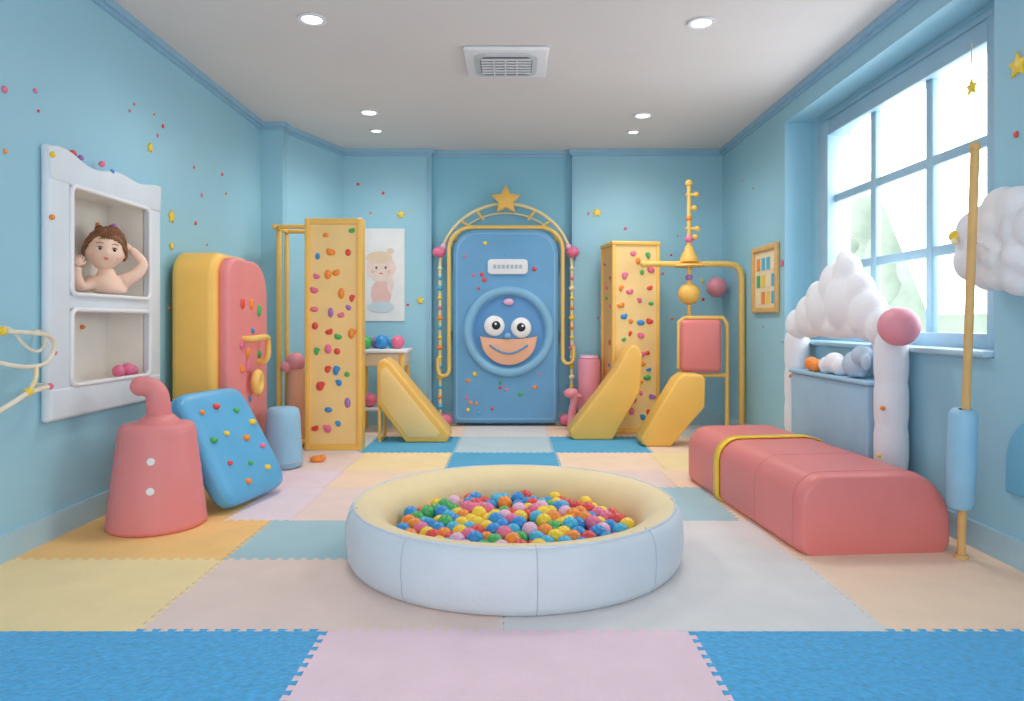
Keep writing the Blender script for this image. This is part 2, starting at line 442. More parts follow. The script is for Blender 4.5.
# baby ----------------------------------------------------------
bc = Vector((XL-.075, 4.14, 1.525))
fdir = Vector((.58,-.81,0)).normalized(); rdir = Vector((.81,.58,0)).normalized(); udir = Vector((0,0,1))
def B(r,u,f): return bc + rdir*r + udir*u + fdir*f
Rb = Matrix((rdir, fdir, udir)).transposed()
tilt = Matrix.Rotation(math.radians(5), 3, 'Y')
Rh = Rb @ tilt
def Hd(r,u,f): return bc + Rh @ Vector((r,f,u))
g = group('baby', tuple(B(0,-.26,0)))
bm = bmesh.new(); bmesh.ops.create_uvsphere(bm, u_segments=44, v_segments=34, radius=1)
for v in bm.verts:
    x, y, z = v.co
    sx, sy, sz = .100, .106, .124
    if z < 0:
        sx *= 1-.26*z*z+.08*math.sin(min(1,-z*1.6)*pi); sy *= 1-.12*z*z
    X, Y, Z = x*sx, y*sy, z*sz
    if y > .4:
        Y += .009*math.exp(-((x/.11)**2+((z+.22)/.10)**2))
        Y += .003*math.exp(-((x/.09)**2+((z+.05)/.2)**2))
        Y += .004*math.exp(-((x/.20)**2+((z+.50)/.12)**2))
        Y -= .005*(math.exp(-(((x-.38)/.2)**2+((z-.0)/.14)**2))+math.exp(-(((x+.38)/.2)**2+((z-.0)/.14)**2)))
        Y += .005*(math.exp(-(((x-.5)/.3)**2+((z+.38)/.25)**2))+math.exp(-(((x+.5)/.3)**2+((z+.38)/.25)**2)))
        Y += .004*math.exp(-((x/.25)**2+((z+.82)/.14)**2))
    v.co = (X, Y, Z)
bm.transform(Matrix.Translation(bc) @ Rh.to_4x4())
from_bm('head', bm, M_skin, g)
def bball(n, r,u,f, rad, m, sc=(1,1,1)): return ball(n, Hd(r,u,f), rad, m, g, sc, 20, Rh)
for s, nm in ((-1,'image_left'),(1,'image_right')):
    bball('eye_white_'+nm, s*.036,-.002,.0900,.0145,M_eyew,(1.25,.55,.78))
    bball('iris_'+nm, s*.036+.002,-.002,.0968,.0105,M_iris,(1,.3,1))
    bball('pupil_'+nm, s*.036+.002,-.002,.0992,.006,M_black,(1,.25,1))
    bball('eye_glint_'+nm, s*.036+.005,.002,.1008,.0020,M_eyew)
    tube('brow_'+nm, [Hd(s*.020,.028,.1005),Hd(s*.038,.034,.096),Hd(s*.058,.027,.085)], .0020, M_hair, g)
    tube('lid_'+nm, [Hd(s*.019,.001,.099),Hd(s*.028,.009,.0995),Hd(s*.042,.010,.097),Hd(s*.054,.001,.090)], .0019, M_hair, g)
    bball('ear_'+nm, s*.100,-.012,-.005,.023,M_skin,(.45,.7,1.1))
    bball('cheek_'+nm, s*.052,-.040,.0765,.020,mat('baby_cheek',(249,196,178),.55),(1,.40,.85))
bball('upper_lip', .0,-.055,.1005,.0125,M_lip,(1.15,.35,.30)); bball('lower_lip', .0,-.0615,.0990,.0105,M_lip,(1,.45,.42))
for s in (-1,1): bball('nostril_%d'%s, s*.007,-.034,.108,.0022,M_lip,(1,.6,.7))
bm = bmesh.new(); bmesh.ops.create_uvsphere(bm, u_segments=56, v_segments=40, radius=1)
dels = []
for v in bm.verts:
    x, y, z = v.co
    if y > .1: hl = .50-.10*math.sin(x*3+.6)-.85*abs(x)**3
    else: hl = -.12+(y-.1)*.35
    if z < hl: dels.append(v)
    k = 1.05+.015*math.sin(x*30+z*9)
    v.co = (x*.104*k, y*.109*k-.004, z*.129*k+.003)
bmesh.ops.delete(bm, geom=dels, context='VERTS')
bm.transform(Matrix.Translation(bc) @ Rh.to_4x4())
o = from_bm('hair', bm, M_hair, g)
md = o.modifiers.new('s','SOLIDIFY'); md.thickness = .010; md.offset = -1
for i in range(19):
    t = -1+2*i/18
    x1 = t*.106; zz = .072-.055*abs(t)**1.5
    tube('hair_lock_%d'%i, [Hd(.02+t*.03,.133,.03), Hd(.015+t*.080,.107-.03*t*t,.078-.033*abs(t)), Hd(x1,zz,.095-.075*abs(t)**1.5), Hd(x1*1.02-.008,zz-.014,.099-.082*abs(t)**1.5)], .0080, M_hair, g, False, True, 8, .003)
for s in (-1,1):
    for j in range(3):
        tube('side_lock_%d_%d'%(s,j), [Hd(s*.095,.05,.025-.035*j), Hd(s*.110,.0,.028-.035*j), Hd(s*.112,-.03,.022-.035*j), Hd(s*.104,-.050,.024-.035*j)], .011, M_hair, g, False, True, 8, .004)
blob('hair_bun', [(tuple(Hd(.03,.132,-.02)),.030,(1,1,1)),(tuple(Hd(-.04,.122,-.02)),.026,(1,1,1)),(tuple(Hd(.07,.095,-.02)),.028,(1,1,1))], M_hair, g, .008, 1)
ball('hair_bow', Hd(.03,.150,.02), .012, PAL['purple'], g)
ball('hair_bow_b', Hd(.050,.145,.02), .009, PAL['lilac'], g)
def skin(name, pts, edges, rad, m, parent, sub=2, root=0):
    me = bpy.data.meshes.new(name); me.from_pydata([tuple(p) for p in pts], edges, [])
    o = link(name, me, m, parent, False)
    sm = o.modifiers.new('skin','SKIN'); sm.use_smooth_shade = True
    for i, r in enumerate(rad):
        o.data.skin_vertices[0].data[i].radius = (r, r) if not isinstance(r, tuple) else r
        o.data.skin_vertices[0].data[i].use_root = (i == root)
    ss = o.modifiers.new('ss','SUBSURF'); ss.levels = sub; ss.render_levels = sub
    return o
bp = [B(.01,-.268,0),B(.01,-.205,0),B(.005,-.16,0),B(0,-.09,-.005),
      B(-.075,-.185,0),B(-.125,-.232,.04),B(-.150,-.165,.055),B(-.140,-.105,.06),
      B(.09,-.18,0),B(.16,-.145,.01),B(.205,-.075,.005),B(.165,-.015,-.01),B(.130,.02,-.012)]
be = [(0,1),(1,2),(2,3),(1,4),(4,5),(5,6),(6,7),(1,8),(8,9),(9,10),(10,11),(11,12)]
br = [(.110,.075),(.100,.070),(.052,.048),(.043,.043), .046,.038,.029,.021, .047,.040,.034,.027,.021]
skin('body', bp, be, br, M_skin, g)
def hand(nm, base, d, side):
    d = d.normalized(); s = (side-d*side.dot(d)).normalized(); nrm = d.cross(s)
    ball(nm+'_palm', base+d*.018, .022, M_skin, g, (1,.6,1.1), 16, Matrix((s, nrm, d)).transposed())
    for i, L in enumerate((.026,.032,.03,.022)):
        o = s*(-.016+.0105*i); b0 = base+d*.030+o
        skin('%s_finger_%d'%(nm,i+1), [b0, b0+d*L*.6+o*.15, b0+d*L+nrm*.008+o*.2], [(0,1),(1,2)], [.0062,.0056,.0045], M_skin, g, 1)
    b0 = base+d*.008-s*.018
    skin(nm+'_thumb', [b0, b0-s*.012+d*.012, b0-s*.015+d*.026], [(0,1),(1,2)], [.0072,.0062,.005], M_skin, g, 1)
hand('hand_by_cheek', B(-.140,-.100,.06), udir*.9+rdir*.15, -rdir)
hand('hand_behind_head', B(.132,.018,-.008), udir*.35-rdir*.8, udir)

# looped rope handles at far left
g = group('wall_rope_handles', (XL,3.15,.95))
M_rope = mat('rope_cream_white', (240,228,206), .6, .4, 90, .06, 20)
tube('rope_upper', [(XL,3.05,1.06),(XL+.07,3.08,1.06),(XL+.12,3.25,1.05),(XL+.11,3.38,1.03),(XL+.1,3.42,.97),(XL+.1,3.36,.90),(XL+.1,3.25,.89),(XL+.1,3.15,.9),(XL+.06,3.10,.92)], .010, M_rope, g, False, True)
tube('rope_inner', [(XL,3.18,1.08),(XL+.06,3.18,1.07),(XL+.09,3.2,1.0),(XL+.09,3.3,.95),(XL+.08,3.38,.99),(XL+.05,3.42,1.05),(XL,3.42,1.06)], .007, M_rope, g, False, True)
tube('rope_lower', [(XL,2.95,.70),(XL+.08,3.0,.69),(XL+.12,3.1,.74),(XL+.12,3.2,.78),(XL+.10,3.4,.79),(XL,3.43,.79)], .012, M_rope, g, False, True)
tube('rope_link', [(XL+.1,3.28,.89),(XL+.13,3.24,.84),(XL+.12,3.2,.78)], .010, M_pipel, g, False, True)
multiballs('beads', [((XL+.12,3.2,.78),.020,'yellow',(1,1,1)),((XL+.1,3.38,.79),.016,'pink',(1,1,1)),((XL+.08,3.09,1.06),.020,'yellow',(1,1,1)),((XL+.08,3.0,.70),.026,'yellow',(1,1,1)),((XL+.1,3.41,.95),.013,'pink',(1,1,1))], g)

# yellow / pink climbing block
g = group('climbing_block', (-2.1,5.1,0))
prism('foam_body', rrect(4.68,5.50,0,1.58,.2,8,[.02,.26,.16,.02]), 'yz', -2.29, -1.99, M_yel, g, .05, 5)
prism('pink_face', rrect(4.74,5.49,.02,1.55,.2,8,[.02,.26,.14,.02]), 'yz', -2.0, -1.915, M_pink, g, .03, 4)
holds('holds', g, 4.82,5.42,.5,1.45,3,6,'x',-1.913,.034, prob=.75)
tube('grab_bar', [(-1.94,4.98,.98),(-1.84,4.98,.98),(-1.82,5.1,.99),(-1.82,5.2,.99),(-1.84,5.28,.97),(-1.84,5.28,.8),(-1.94,5.28,.8)], .022, M_pipe, g, False, True)
tube('grab_ring', [(-1.86,5.12+.05*math.cos(a),.66+.065*math.sin(a)) for a in [i*pi/8 for i in range(16)]], .030, M_pipe, g, True)

# pink cone
g = group('cone_seat', (-1.94,3.78,0))
cx, cy = -1.925, 3.80
lathe('cone_body', [(0,0),(.235,0),(.250,.012),(.250,.03),(.246,.06),(.194,.50),(.187,.535),(.168,.552),(.09,.557),(0,.557)], (cx,cy,0), M_pink, g, 48)
tube('handle', [(cx+.01,cy-.0,.53),(cx+.01,cy-.0,.60),(cx+.01,cy-.01,.68),(cx-.0,cy-.01,.72),(cx-.03,cy-.02,.75),(cx-.075,cy-.03,.755)], .066, M_pink, g, False, True, 20, .050)
ball('handle_tip', (cx-.075,cy-.03,.755), .053, M_pink, g)
lathe('handle_collar', [(.11,0),(.10,.02),(.075,.045),(.06,.05)], (cx+.01,cy,.55), M_pink, g, 28)
def conedot(a, z, r):
    rr = .246-(z-.06)*(.052/.44)
    d = Vector((math.cos(a), math.sin(a), .12)).normalized()
    return ball('dot', Vector((cx+math.cos(a)*rr, cy+math.sin(a)*rr, z)), r, M_white, g, (1,1,.15), 14, d.to_track_quat('Z','Y').to_matrix())
for a, z in ((-1.25,.38),(-1.25,.23),(.6,.3),(2.6,.35)):
    conedot(a, z, .02)

# leaning blue cushion
g = group('climbing_cushion', (-1.7,4.35,0))
u = Vector((.2,.98,0)).normalized(); v = Vector((-.49,.10,.866)).normalized(); v = (v-u*v.dot(u)).normalized(); n = u.cross(v)
mx = Matrix.Translation(Vector((-1.562,4.27,.030))) @ Matrix((u, v, n)).transposed().to_4x4()
def cush(name, m):
    bm = bmesh.new(); N = 24; bmesh.ops.create_grid(bm, x_segments=N, y_segments=N, size=.5)
    top = bm.verts[:]
    geo = bmesh.ops.extrude_face_region(bm, geom=bm.faces[:])
    nv = [e for e in geo['geom'] if isinstance(e, bmesh.types.BMVert)]
    for vv in top: vv.co.z = -1
    for vv in nv: vv.co.z = 1
    for vv in bm.verts:
        x, y = vv.co.x*2, vv.co.y*2
        e = max(abs(x), abs(y)); s = vv.co.z
        k = (abs(x)**7+abs(y)**7)**(1/7) if e > 0 else 1
        sc = e/k if k > 0 else 1
        th = .070*(1-max(0,(e-.75)/.25)**2*.45)
        vv.co = Vector((x*sc*.33, .365+y*sc*.365, s*th))
    bm.transform(mx)
    o = from_bm(name, bm, m, g)
    md = o.modifiers.new('b','BEVEL'); md.width=.025; md.segments=4; md.limit_method='ANGLE'; md.angle_limit=math.radians(50)
    return o
cush('pad', M_blue)
its = []
for (a,b,k) in [(-.2,.58,'orange'),(-.05,.6,'red'),(.12,.55,'green'),(.22,.45,'yellow'),(-.22,.4,'green'),(-.08,.42,'yellow'),(.08,.36,'orange'),(.2,.28,'pink'),(-.18,.24,'red'),(0,.2,'green'),(.14,.14,'yellow'),(-.1,.1,'orange')]:
    p = mx @ Vector((a, b, .070)); its.append((p, random.uniform(.02,.03), k, (1,1,.7)))
multiballs('holds', its, g, 12)

# blue pouf
g = group('round_pouf', (-1.74,5.3,0))
lathe('pouf', [(0,0),(.12,0),(.145,.02),(.145,.06),(.125,.40),(.115,.44),(.09,.455),(0,.458)], (-1.735,5.30,0), M_pouf, g, 36)
tube('seam', [(-1.735+.147*math.cos(a),5.30+.147*math.sin(a),.05) for a in [i*pi/16 for i in range(32)]], .005, M_seam, g, True)
g = group('loose_climbing_hold', (-1.53,5.5,0))
ball('hold', (-1.53,5.5,.022), .06, PAL['orange'], g, (1,.7,.5))
ball('bump', (-1.49,5.5,.035), .03, PAL['orange'], g, (1,.9,.8))

# left climbing tower
g = group('climbing_tower', (-1.7,6.1,0))
tx0, tx1, ty0, ty1, tz = -1.775, -1.285, 5.98, 6.14, 1.99
box('panel', tx0+.03, tx1-.03, ty0+.02, ty1-.01, .04, tz-.03, M_yel2, g)
for nm, a in (('post_left', (tx0,tx0+.045)),('post_right',(tx1-.045,tx1))): box(nm, a[0],a[1], ty0, ty1, 0, tz, M_yel, g, .012, 3)
box('cap', tx0+.04, tx1-.04, ty0+.004, ty1-.004, tz-.05, tz-.004, M_yel, g); box('foot', tx0+.04, tx1-.04, ty0+.004, ty1-.004, .002, .05, M_yel, g)
holds('holds', g, tx0+.06,tx1-.06,.12,1.92,4,11,'y',ty0+.018,.034, prob=.72)
box('frame_post', -2.09,-2.05, 6.2,6.24, 0, 1.91, M_yel, g, .01, 2)
box('frame_top_front', -2.045, tx0+.02, 6.082,6.118, 1.912,1.948, M_yel, g, .01, 2)
box('frame_top_side', -2.09, -2.05, 6.08,6.45, 1.91,1.95, M_yel, g, .01, 2)
box('frame_post_rear', -2.088,-2.052, 6.412,6.448, 0, 1.912, M_yel, g, .01, 2)
box('frame_top_back', -2.052, tx0+.04, 6.412,6.448, 1.912,1.948, M_yel, g, .01, 2)
box('frame_shelf', -2.052, tx0+.02, 6.12,6.41, .02,.06, M_yel, g, .01, 2)
box('frame_link', tx0+.005, tx0+.04, 6.13,6.42, 1.914,1.946, M_yel, g, .01, 2)
lathe('drum', [(0,0),(.09,0),(.1,.02),(.085,.60),(.08,.62),(0,.62)], (-1.93,6.28,.06), mat('salmon',(232,168,140),.5), g, 32)
ball('drum_ball', (-1.93,6.25,.745), .085, M_pinkl, g)
ball('drum_ball_small', (-2.0,6.2,.70), .05, M_pinkl, g)

# small table with balls
g = group('toy_table', (-1.28,7.1,0))
box('top', -1.56,-1.03,6.9,7.32,.79,.83, M_white, g, .012, 3)
box('drawer', -1.53,-1.06,6.93,7.30,.66,.79, mat('drawer_peach',(242,212,180),.5), g, .01, 2)
box('lower_shelf', -1.53,-1.06,6.93,7.30,.22,.25, M_white, g, .005, 2)
for i,(x,y) in enumerate([(-1.52,6.94),(-1.09,6.94),(-1.52,7.28),(-1.09,7.28)]): box('leg_%d'%i, x-.022,x+.022,y-.022,y+.022,0,.785,M_yel,g,.006,2)
multiballs('balls', [((-1.47,7.05,.895),.066,'green',(1,1,1)),((-1.31,7.05,.9),.072,'blue',(1,1,1)),((-1.15,7.05,.897),.068,'pink',(1,1,1)),((-1.4,7.18,.89),.06,'purple',(1,1,1)),((-1.23,7.2,.885),.055,'teal',(1,1,1))], g, 24)
multiballs('stored_balls', [((-1.42,7.0,.32),.07,'pink',(1,1,1)),((-1.25,7.02,.32),.07,'orange',(1,1,1))], g, 20)

# poster : pale pastel drawing
g = group('wall_poster', (-1.38,YB,1.6))
box('sheet', -1.63,-1.15,YB-.012,YB-.002,1.11,2.10, mat('poster_white',(238,238,240),.6), g)
def disc(nm, x,z,rx,rz,y,m,par,th=.002,n=28): return prism(nm, [(x+rx*math.cos(2*pi*i/n), z+rz*math.sin(2*pi*i/n)) for i in range(n)], 'xz', y-th, y, m, par)
mp = mat('poster_pink',(243,218,210),.6,0,1,.05,20); mp2 = mat('poster_pink_dark',(236,196,190),.6); mph = mat('poster_hair',(236,212,184),.6)
disc('print_body', -1.40,1.40,.11,.15,YB-.012,mp2,g); disc('print_head', -1.40,1.68,.155,.15,YB-.0145,mp,g)
disc('print_hair', -1.42,1.79,.14,.065,YB-.017,mph,g)
disc('print_hair_tuft', -1.30,1.86,.04,.03,YB-.0175,mph,g)
disc('print_arm', -1.30,1.50,.035,.09,YB-.015,mp,g); disc('print_blanket', -1.40,1.26,.14,.06,YB-.0155,mat('poster_blue',(206,222,232),.6),g)
for s in (-1,1): disc('print_eye', -1.40+s*.05,1.68,.011,.015,YB-.019,M_hair,g); disc('print_cheek', -1.40+s*.085,1.64,.022,.016,YB-.019,mp2,g)
disc('print_mouth', -1.40,1.62,.022,.008,YB-.019,M_lip,g)

# left slide wedge
def wedge(name, pts, y0, y1, m=M_yel):
    g = group(name, (sum(p[0] for p in pts)/len(pts), (y0+y1)/2, 0))
    prism('foam', pts, 'xz', y0, y1, m, g, .022, 4)
    return g
g = wedge('slide_wedge', [(-1.235,.36),(-1.235,.70),(-1.215,.745),(-1.17,.765),(-1.11,.73),(-.585,.10),(-.57,.05),(-.60,.0),(-.97,.0)], 6.38, 6.72)
tube('stand', [(-1.215,6.42,.5),(-1.215,6.42,.012),(-1.215,6.68,.012),(-1.215,6.68,.5)], .014, M_pipe, g)
prism('side_inlay', [(-1.20,.38),(-1.20,.66),(-1.15,.69),(-.66,.09),(-.68,.05),(-.95,.05)], 'xz', 6.374, 6.39, M_yel2, g, .004, 2)

# ================================================================ DOOR / monster panel
DX = -.065
g = group('monster_climbing_door', (DX,7.5,0))
y1d = 7.56
prism('padded_panel', rrect(DX-.56,DX+.555,.03,2.08,.22,8,[.06,.26,.26,.06]), 'xz', 7.36, y1d, M_door, g, .05, 5)
tube('panel_piping', [(x,7.37,z) for x,z in rrect(DX-.515,DX+.51,.08,2.03,.2,8,[.05,.23,.23,.05])], .012, M_door2, g, True)
rx = Matrix.Translation((DX+.03,7.36,1.0)) @ Matrix.Rotation(pi/2,4,'X')
lathe('face_ring', [(.38,-.02),(.385,.03),(.41,.055),(.45,.055),(.475,.035),(.48,-.02)], (0,0,0), M_door2, g, 64, rx)
lathe('face_disc', [(0,.035),(.2,.03),(.37,.0),(.39,-.01)], (0,0,0), M_door3, g, 48, rx)
fx = DX+.03
mo = []
for i in range(25):
    t = -1+2*i/24; mo.append((fx+t*.30, .95-.03*(1-t*t)))
for i in range(25):
    t = 1-2*i/24; mo.append((fx+t*.30, .95-.30*math.sqrt(max(0,1-t*t))))
mo = [p for i,p in enumerate(mo) if i not in (25,49)]
prism('mouth', mo, 'xz', 7.31, 7.345, M_flesh, g, .006, 2)
tube('smile', [(fx-.2+.4*t, 7.305, .86-.09*math.sin(pi*t)) for t in [i/12 for i in range(13)]], .010, M_door3, g)
for s in (-1,1):
    ex, ez = fx+s*.14-.01, 1.05-.01*s
    ball('eye', (ex,7.32,ez), .108, M_eyew, g, (1,.45,1))
    ball('pupil', (ex-s*.01+.01,7.272,ez+.005), .045, M_black, g, (1,.3,1))
    ball('glint', (ex+.015,7.257,ez+.02), .012, M_eyew, g, (1,.4,1))
ball('nose', (fx-.01,7.30,.955), .03, M_door2, g, (1.2,.7,1))
ball('horn_knob', (fx,7.33,1.31), .045, PAL['lilac'], g, (1.2,.6,.8))
prism('name_sign', rrect(DX-.19,DX+.23,1.60,1.76,.04), 'xz', 7.33, 7.365, M_white, g, .008, 2)
for i in range(7): box('sign_letter_%d'%i, DX-.13+i*.045,DX-.10+i*.045,7.325,7.331,1.66,1.70, M_seam, g)
its = []
for i in range(60):
    x = random.uniform(DX-.47,DX+.47); z = random.uniform(.12,1.95)
    if (x-fx)**2+(z-1.0)**2 < .53**2 or (abs(x-DX) < .25 and 1.55 < z < 1.8): continue
    its.append(((x,7.357,z), random.uniform(.013,.026), random.choice(['red','orange','green','yellow','pink','teal']), (1,.5,1)))
multiballs('holds', its, g, 12)
def arch(x0,x1,z0l,z0r,zt,r,y,n=12):
    pts = [(x0,y,z0l)]
    for i in range(n+1):
        a = pi-(pi/2)*i/n; pts.append((x0+r+r*math.cos(a), y, zt-r+r*math.sin(a)))
    for i in range(n+1):
        a = pi/2-(pi/2)*i/n; pts.append((x1-r+r*math.cos(a), y, zt-r+r*math.sin(a)))
    pts.append((x1,y,z0r)); return pts
tube('pipe_arch', arch(DX-.60,DX+.60,.62,.75,2.10,.24,7.40), .022, M_pipe, g)
for s in (-1,1):
    zb = .62 if s < 0 else .75
    tube('pipe_hook', [(DX+s*.60,7.40,zb),(DX+s*.60,7.38,zb-.06),(DX+s*.66,7.38,zb-.10),(DX+s*.72,7.40,zb-.06),(DX+s*.72,7.42,zb+.1)], .02, M_pipe, g, False, True)
    tube('pipe_bracket', [(DX+s*.60,7.40,1.0),(DX+s*.60,7.5,1.0),(DX+s*.60,7.58,1.0)], .018, M_pipe, g)
oy = 7.45
R0 = .70; zc = 1.70
outer = [(DX-R0,oy,.12)]+[(DX+R0*math.cos(pi-pi*i/32), oy, zc+R0*.94*math.sin(pi*i/32)) for i in range(33)]+[(DX+R0,oy,.12)]
tube('outer_arch', outer, .018, M_pipel, g)
R1 = .62
tube('outer_arch_inner', [(DX+R1*math.cos(pi-pi*i/32), oy+.03, zc+.03+R1*.86*math.sin(pi*i/32)) for i in range(33)], .010, M_pipel, g)
for i, a in enumerate([25,45,62,118,135,155]):
    ra = math.radians(a)
    tube('ray_%d'%i, [(DX+.50*math.cos(ra),oy,zc+.48*math.sin(ra)+.06),(DX+.66*math.cos(ra),oy,zc+.66*math.sin(ra))], .014, M_pipe, g)
its = []
for s in (-1,1):
    for i in range(15):
        z = .2+i*.105; its.append(((DX+s*(R0),oy-.012,z), .026 if i%3 else .034, random.choice(['yellow','teal','pink','orange','yellow','cream']), (1,1,.8)))
    its.append(((DX+s*.71,oy-.02,1.84), .065, 'pink', (1.1,1,.9))); its.append(((DX+s*.66,oy-.02,1.90), .035, 'lilac', (1,1,1)))
    its.append(((DX+s*.64,oy-.05,.07), .065, 'pink', (1.2,1,.9))); its.append(((DX+s*.73,oy-.05,.09), .05, 'pink', (1,1,.9)))
multiballs('bead_string', its, g, 14)
star('arch_star', (DX,7.40,zc+R0*.94+.03), 'y', .165, .06, M_yel, g)

g = group('pink_roller', (.88,7.2,0))
lathe('roller', [(0,0),(.10,0),(.115,.02),(.115,.70),(.10,.72),(0,.72)], (.80,7.25,0), M_pinkl, g, 32)
lathe('roller_cap', [(0,0),(.09,0),(.10,.01),(.09,.035),(0,.04)], (.80,7.25,.72), PAL['lilac'], g, 32)
g = group('pink_play_horn', (.62,7.2,0))
tube('horn', [(.60,7.1,.0),(.60,7.1,.12),(.62,7.1,.25),(.645,7.08,.33),(.67,7.06,.37)], .04, M_pinkl, g, False, True)
ball('horn_tip', (.60,7.09,.38), .065, M_pinkl, g, (1.2,1,.8))

# right tower
g = group('climbing_pillar', (1.2,7.12,0))
bm_mx = Matrix.Translation((1.20,7.14,0)) @ Matrix.Rotation(math.radians(8),4,'Z')
def pbox(n,a,b,c,d,e,f,m,bv=.01): return box(n,a,b,c,d,e,f,m,g,bv,2,bm_mx)
pbox('core', -.225,.225,-.20,.20,.03,1.87, M_yelD, 0)
pbox('front_panel', -.21,.21,-.207,-.198,.05,1.86, M_yel2, 0)
for sx in (-1,1):
    for sy in (-1,1): pbox('post', sx*.225-.02,sx*.225+.02,sy*.2-.02,sy*.2+.02,0,1.865,M_yel)
pbox('cap', -.25,.25,-.226,.226,1.86,1.90,M_yel); pbox('base', -.247,.247,-.223,.223,.001,.05,M_yel)
h = holds('holds', g, -.19,.19,.12,1.82,4,11,'y',-.21,.031, prob=.75); h.data.transform(bm_mx)
h = holds('holds_side', g, -.15,.15,.15,1.8,2,8,'x',-.23,.026, prob=.5); h.data.transform(bm_mx)

wedge('slide_wedge.001', [(.537,.09),(.545,.03),(.59,.0),(.94,.0),(1.2,.46),(1.215,.80),(1.19,.86),(1.14,.885),(1.09,.86),(.98,.66),(.83,.46)], 6.52, 6.84)
wedge('slide_wedge.002', [(1.135,.07),(1.15,.02),(1.19,.0),(1.40,.0),(1.70,.35),(1.705,.60),(1.67,.635),(1.52,.64),(1.46,.60)], 6.16, 6.44)

# pipe frame with hanging toy
g = group('activity_pipe_frame', (1.75,6.76,0))
py = 6.76; pz = 1.66
tube('main_pipe', [(1.27,py,pz),(1.42,py,pz),(2.08,py,pz),(2.16,py,pz-.015),(2.205,py,pz-.06),(2.22,py,pz-.14),(2.22,py,.0)], .028, M_pipe, g)
ball('pipe_end', (1.27,py,pz), .036, M_pipe, g)
px_ = 1.71
tube('drop_pole', [(px_,py,1.12),(px_,py,2.44)], .020, M_pipe, g)
ball('pole_ball', (px_,py,1.37), .105, M_yel, g)
lathe('bell', [(0,.16),(.035,.155),(.05,.10),(.085,.04),(.09,0),(0,0)], (px_,py,1.68), M_yel, g, 32)
lathe('disc', [(0,.03),(.13,.025),(.14,.01),(.13,0),(0,0)], (px_,py,1.63), M_yel, g, 32)
for i,(z,wd) in enumerate([(2.33,.07),(2.20,.05),(2.0,.08),(1.92,.06)]):
    tube('peg_%d'%i, [(px_-wd*.4,py,z),(px_+wd,py,z)], .016, M_pipe, g)
    ball('peg_knob_%d'%i, (px_+wd,py,z), .028, M_yel, g)
ball('pole_top', (px_,py,2.44), .035, M_yel, g)
multiballs('pole_beads', [((px_,py,1.53),.035,'purple',(1,1,1)),((px_,py,1.90),.04,'pink',(1,1,1)),((px_,py,2.1),.03,'orange',(1,1,1))], g)
g = group('cushion_stand', (1.8,6.58,0))
cy_ = 6.58
tube('post', [(2.02,cy_,0),(2.02,cy_,.60),(2.02,cy_,1.08),(1.98,cy_,1.14),(1.62,cy_,1.14)], .019, M_pipe, g)
box('red_cushion', 1.575,1.955,cy_-.08,cy_+.05,.63,1.12, M_red, g, .045, 5)
tube('frame_bottom', [(2.02,cy_,.60),(1.62,cy_,.60),(1.575,cy_,.65)], .019, M_pipe, g)
tube('frame_left', [(1.62,cy_,1.14),(1.57,cy_,1.10),(1.565,cy_,.66)], .016, M_pipe, g)
lathe('stand_foot', [(0,0),(.09,0),(.09,.015),(.03,.03),(0,.03)], (2.02,cy_,0), M_pipe, g, 28)
g = group('wall_ball', (2.17,7.3,1.46))
ball('ball', (2.13,7.28,1.46), .105, M_pinkl, g)
tube('mount', [(2.14,7.30,1.46),(2.2,7.49,1.46)], .02, M_pipe, g)

# framed picture on right wall
g = group('picture_frame', (XR,6.2,1.47))
a0,a1,b0,b1 = 5.9,6.52,1.18,1.78
for nm,y0,y1,z0,z1 in (('rail_top',a0+.045,a1-.045,b1-.05,b1-.002),('rail_bottom',a0+.045,a1-.045,b0+.002,b0+.05),('rail_near',a0,a0+.05,b0,b1),('rail_far',a1-.05,a1,b0,b1)):
    box(nm, XR-.035, XR, y0,y1,z0,z1, M_wood, g, .008, 2)
box('art_board', XR-.012, XR-.002, a0+.04,a1-.04,b0+.04,b1-.04, mat('art_cream',(240,222,186),.6), g)
random.seed(3)
cl = ['teal','red','yellow','teal','orange','green','cream']
for i in range(4):
    for j in range(3):
        box('art_patch_%d%d'%(i,j), XR-.016, XR-.011, a0+.08+i*.12, a0+.16+i*.12, b0+.08+j*.15, b0+.19+j*.15, PAL[cl[(i*2+j*3+i*j)%7]], g)

# ================================================================ RIGHT SIDE
g = group('foam_bolster', (1.65,4.1,0))
prof = rrect(-.38,.38,0,.375,.1,8,[.06,.22,.13,.05])
L = 1.62
bmx = Matrix.Translation((1.728,3.31,0)) @ Matrix.Rotation(math.radians(4.6),4,'Z')
bm = bmesh.new()
N = 40; sec = []
for k in range(N+1):
    t = k/N; t = (1-math.cos(pi*t))/2; yy = t*L
    e = min(1, min(t,1-t)*L/.07); s = 1-.08*(1-math.sqrt(max(0,1-(1-e)**2)))
    ring = []
    for x,z in prof:
        dome = .012*math.cos(min(1,abs(x)/.37)*pi/2)*(1 if z > .2 else 0)
        ring.append(bm.verts.new((x*s, yy, .0+(z+dome)*(1-(1-s)*.9))))
    sec.append(ring)
for a,b in zip(sec,sec[1:]):
    for i in range(len(prof)): bm.faces.new((a[i],b[i],b[(i+1)%len(prof)],a[(i+1)%len(prof)]))
bm.faces.new(sec[0]); bm.faces.new(sec[-1][::-1])
bm.transform(bmx); from_bm('foam_body', bm, M_red, g, True, 60)
def loop(nm, y, r, m, off=.004):
    pts = [(x*(1+off/.37), y, max(.002,(z+.012*math.cos(min(1,abs(x)/.37)*pi/2)*(1 if z>.2 else 0))*(1+off/.3))) for x,z in prof]
    tube(nm, [tuple(bmx @ Vector(p)) for p in pts], r, m, g, True, False, 8)
bm = bmesh.new(); rr = []
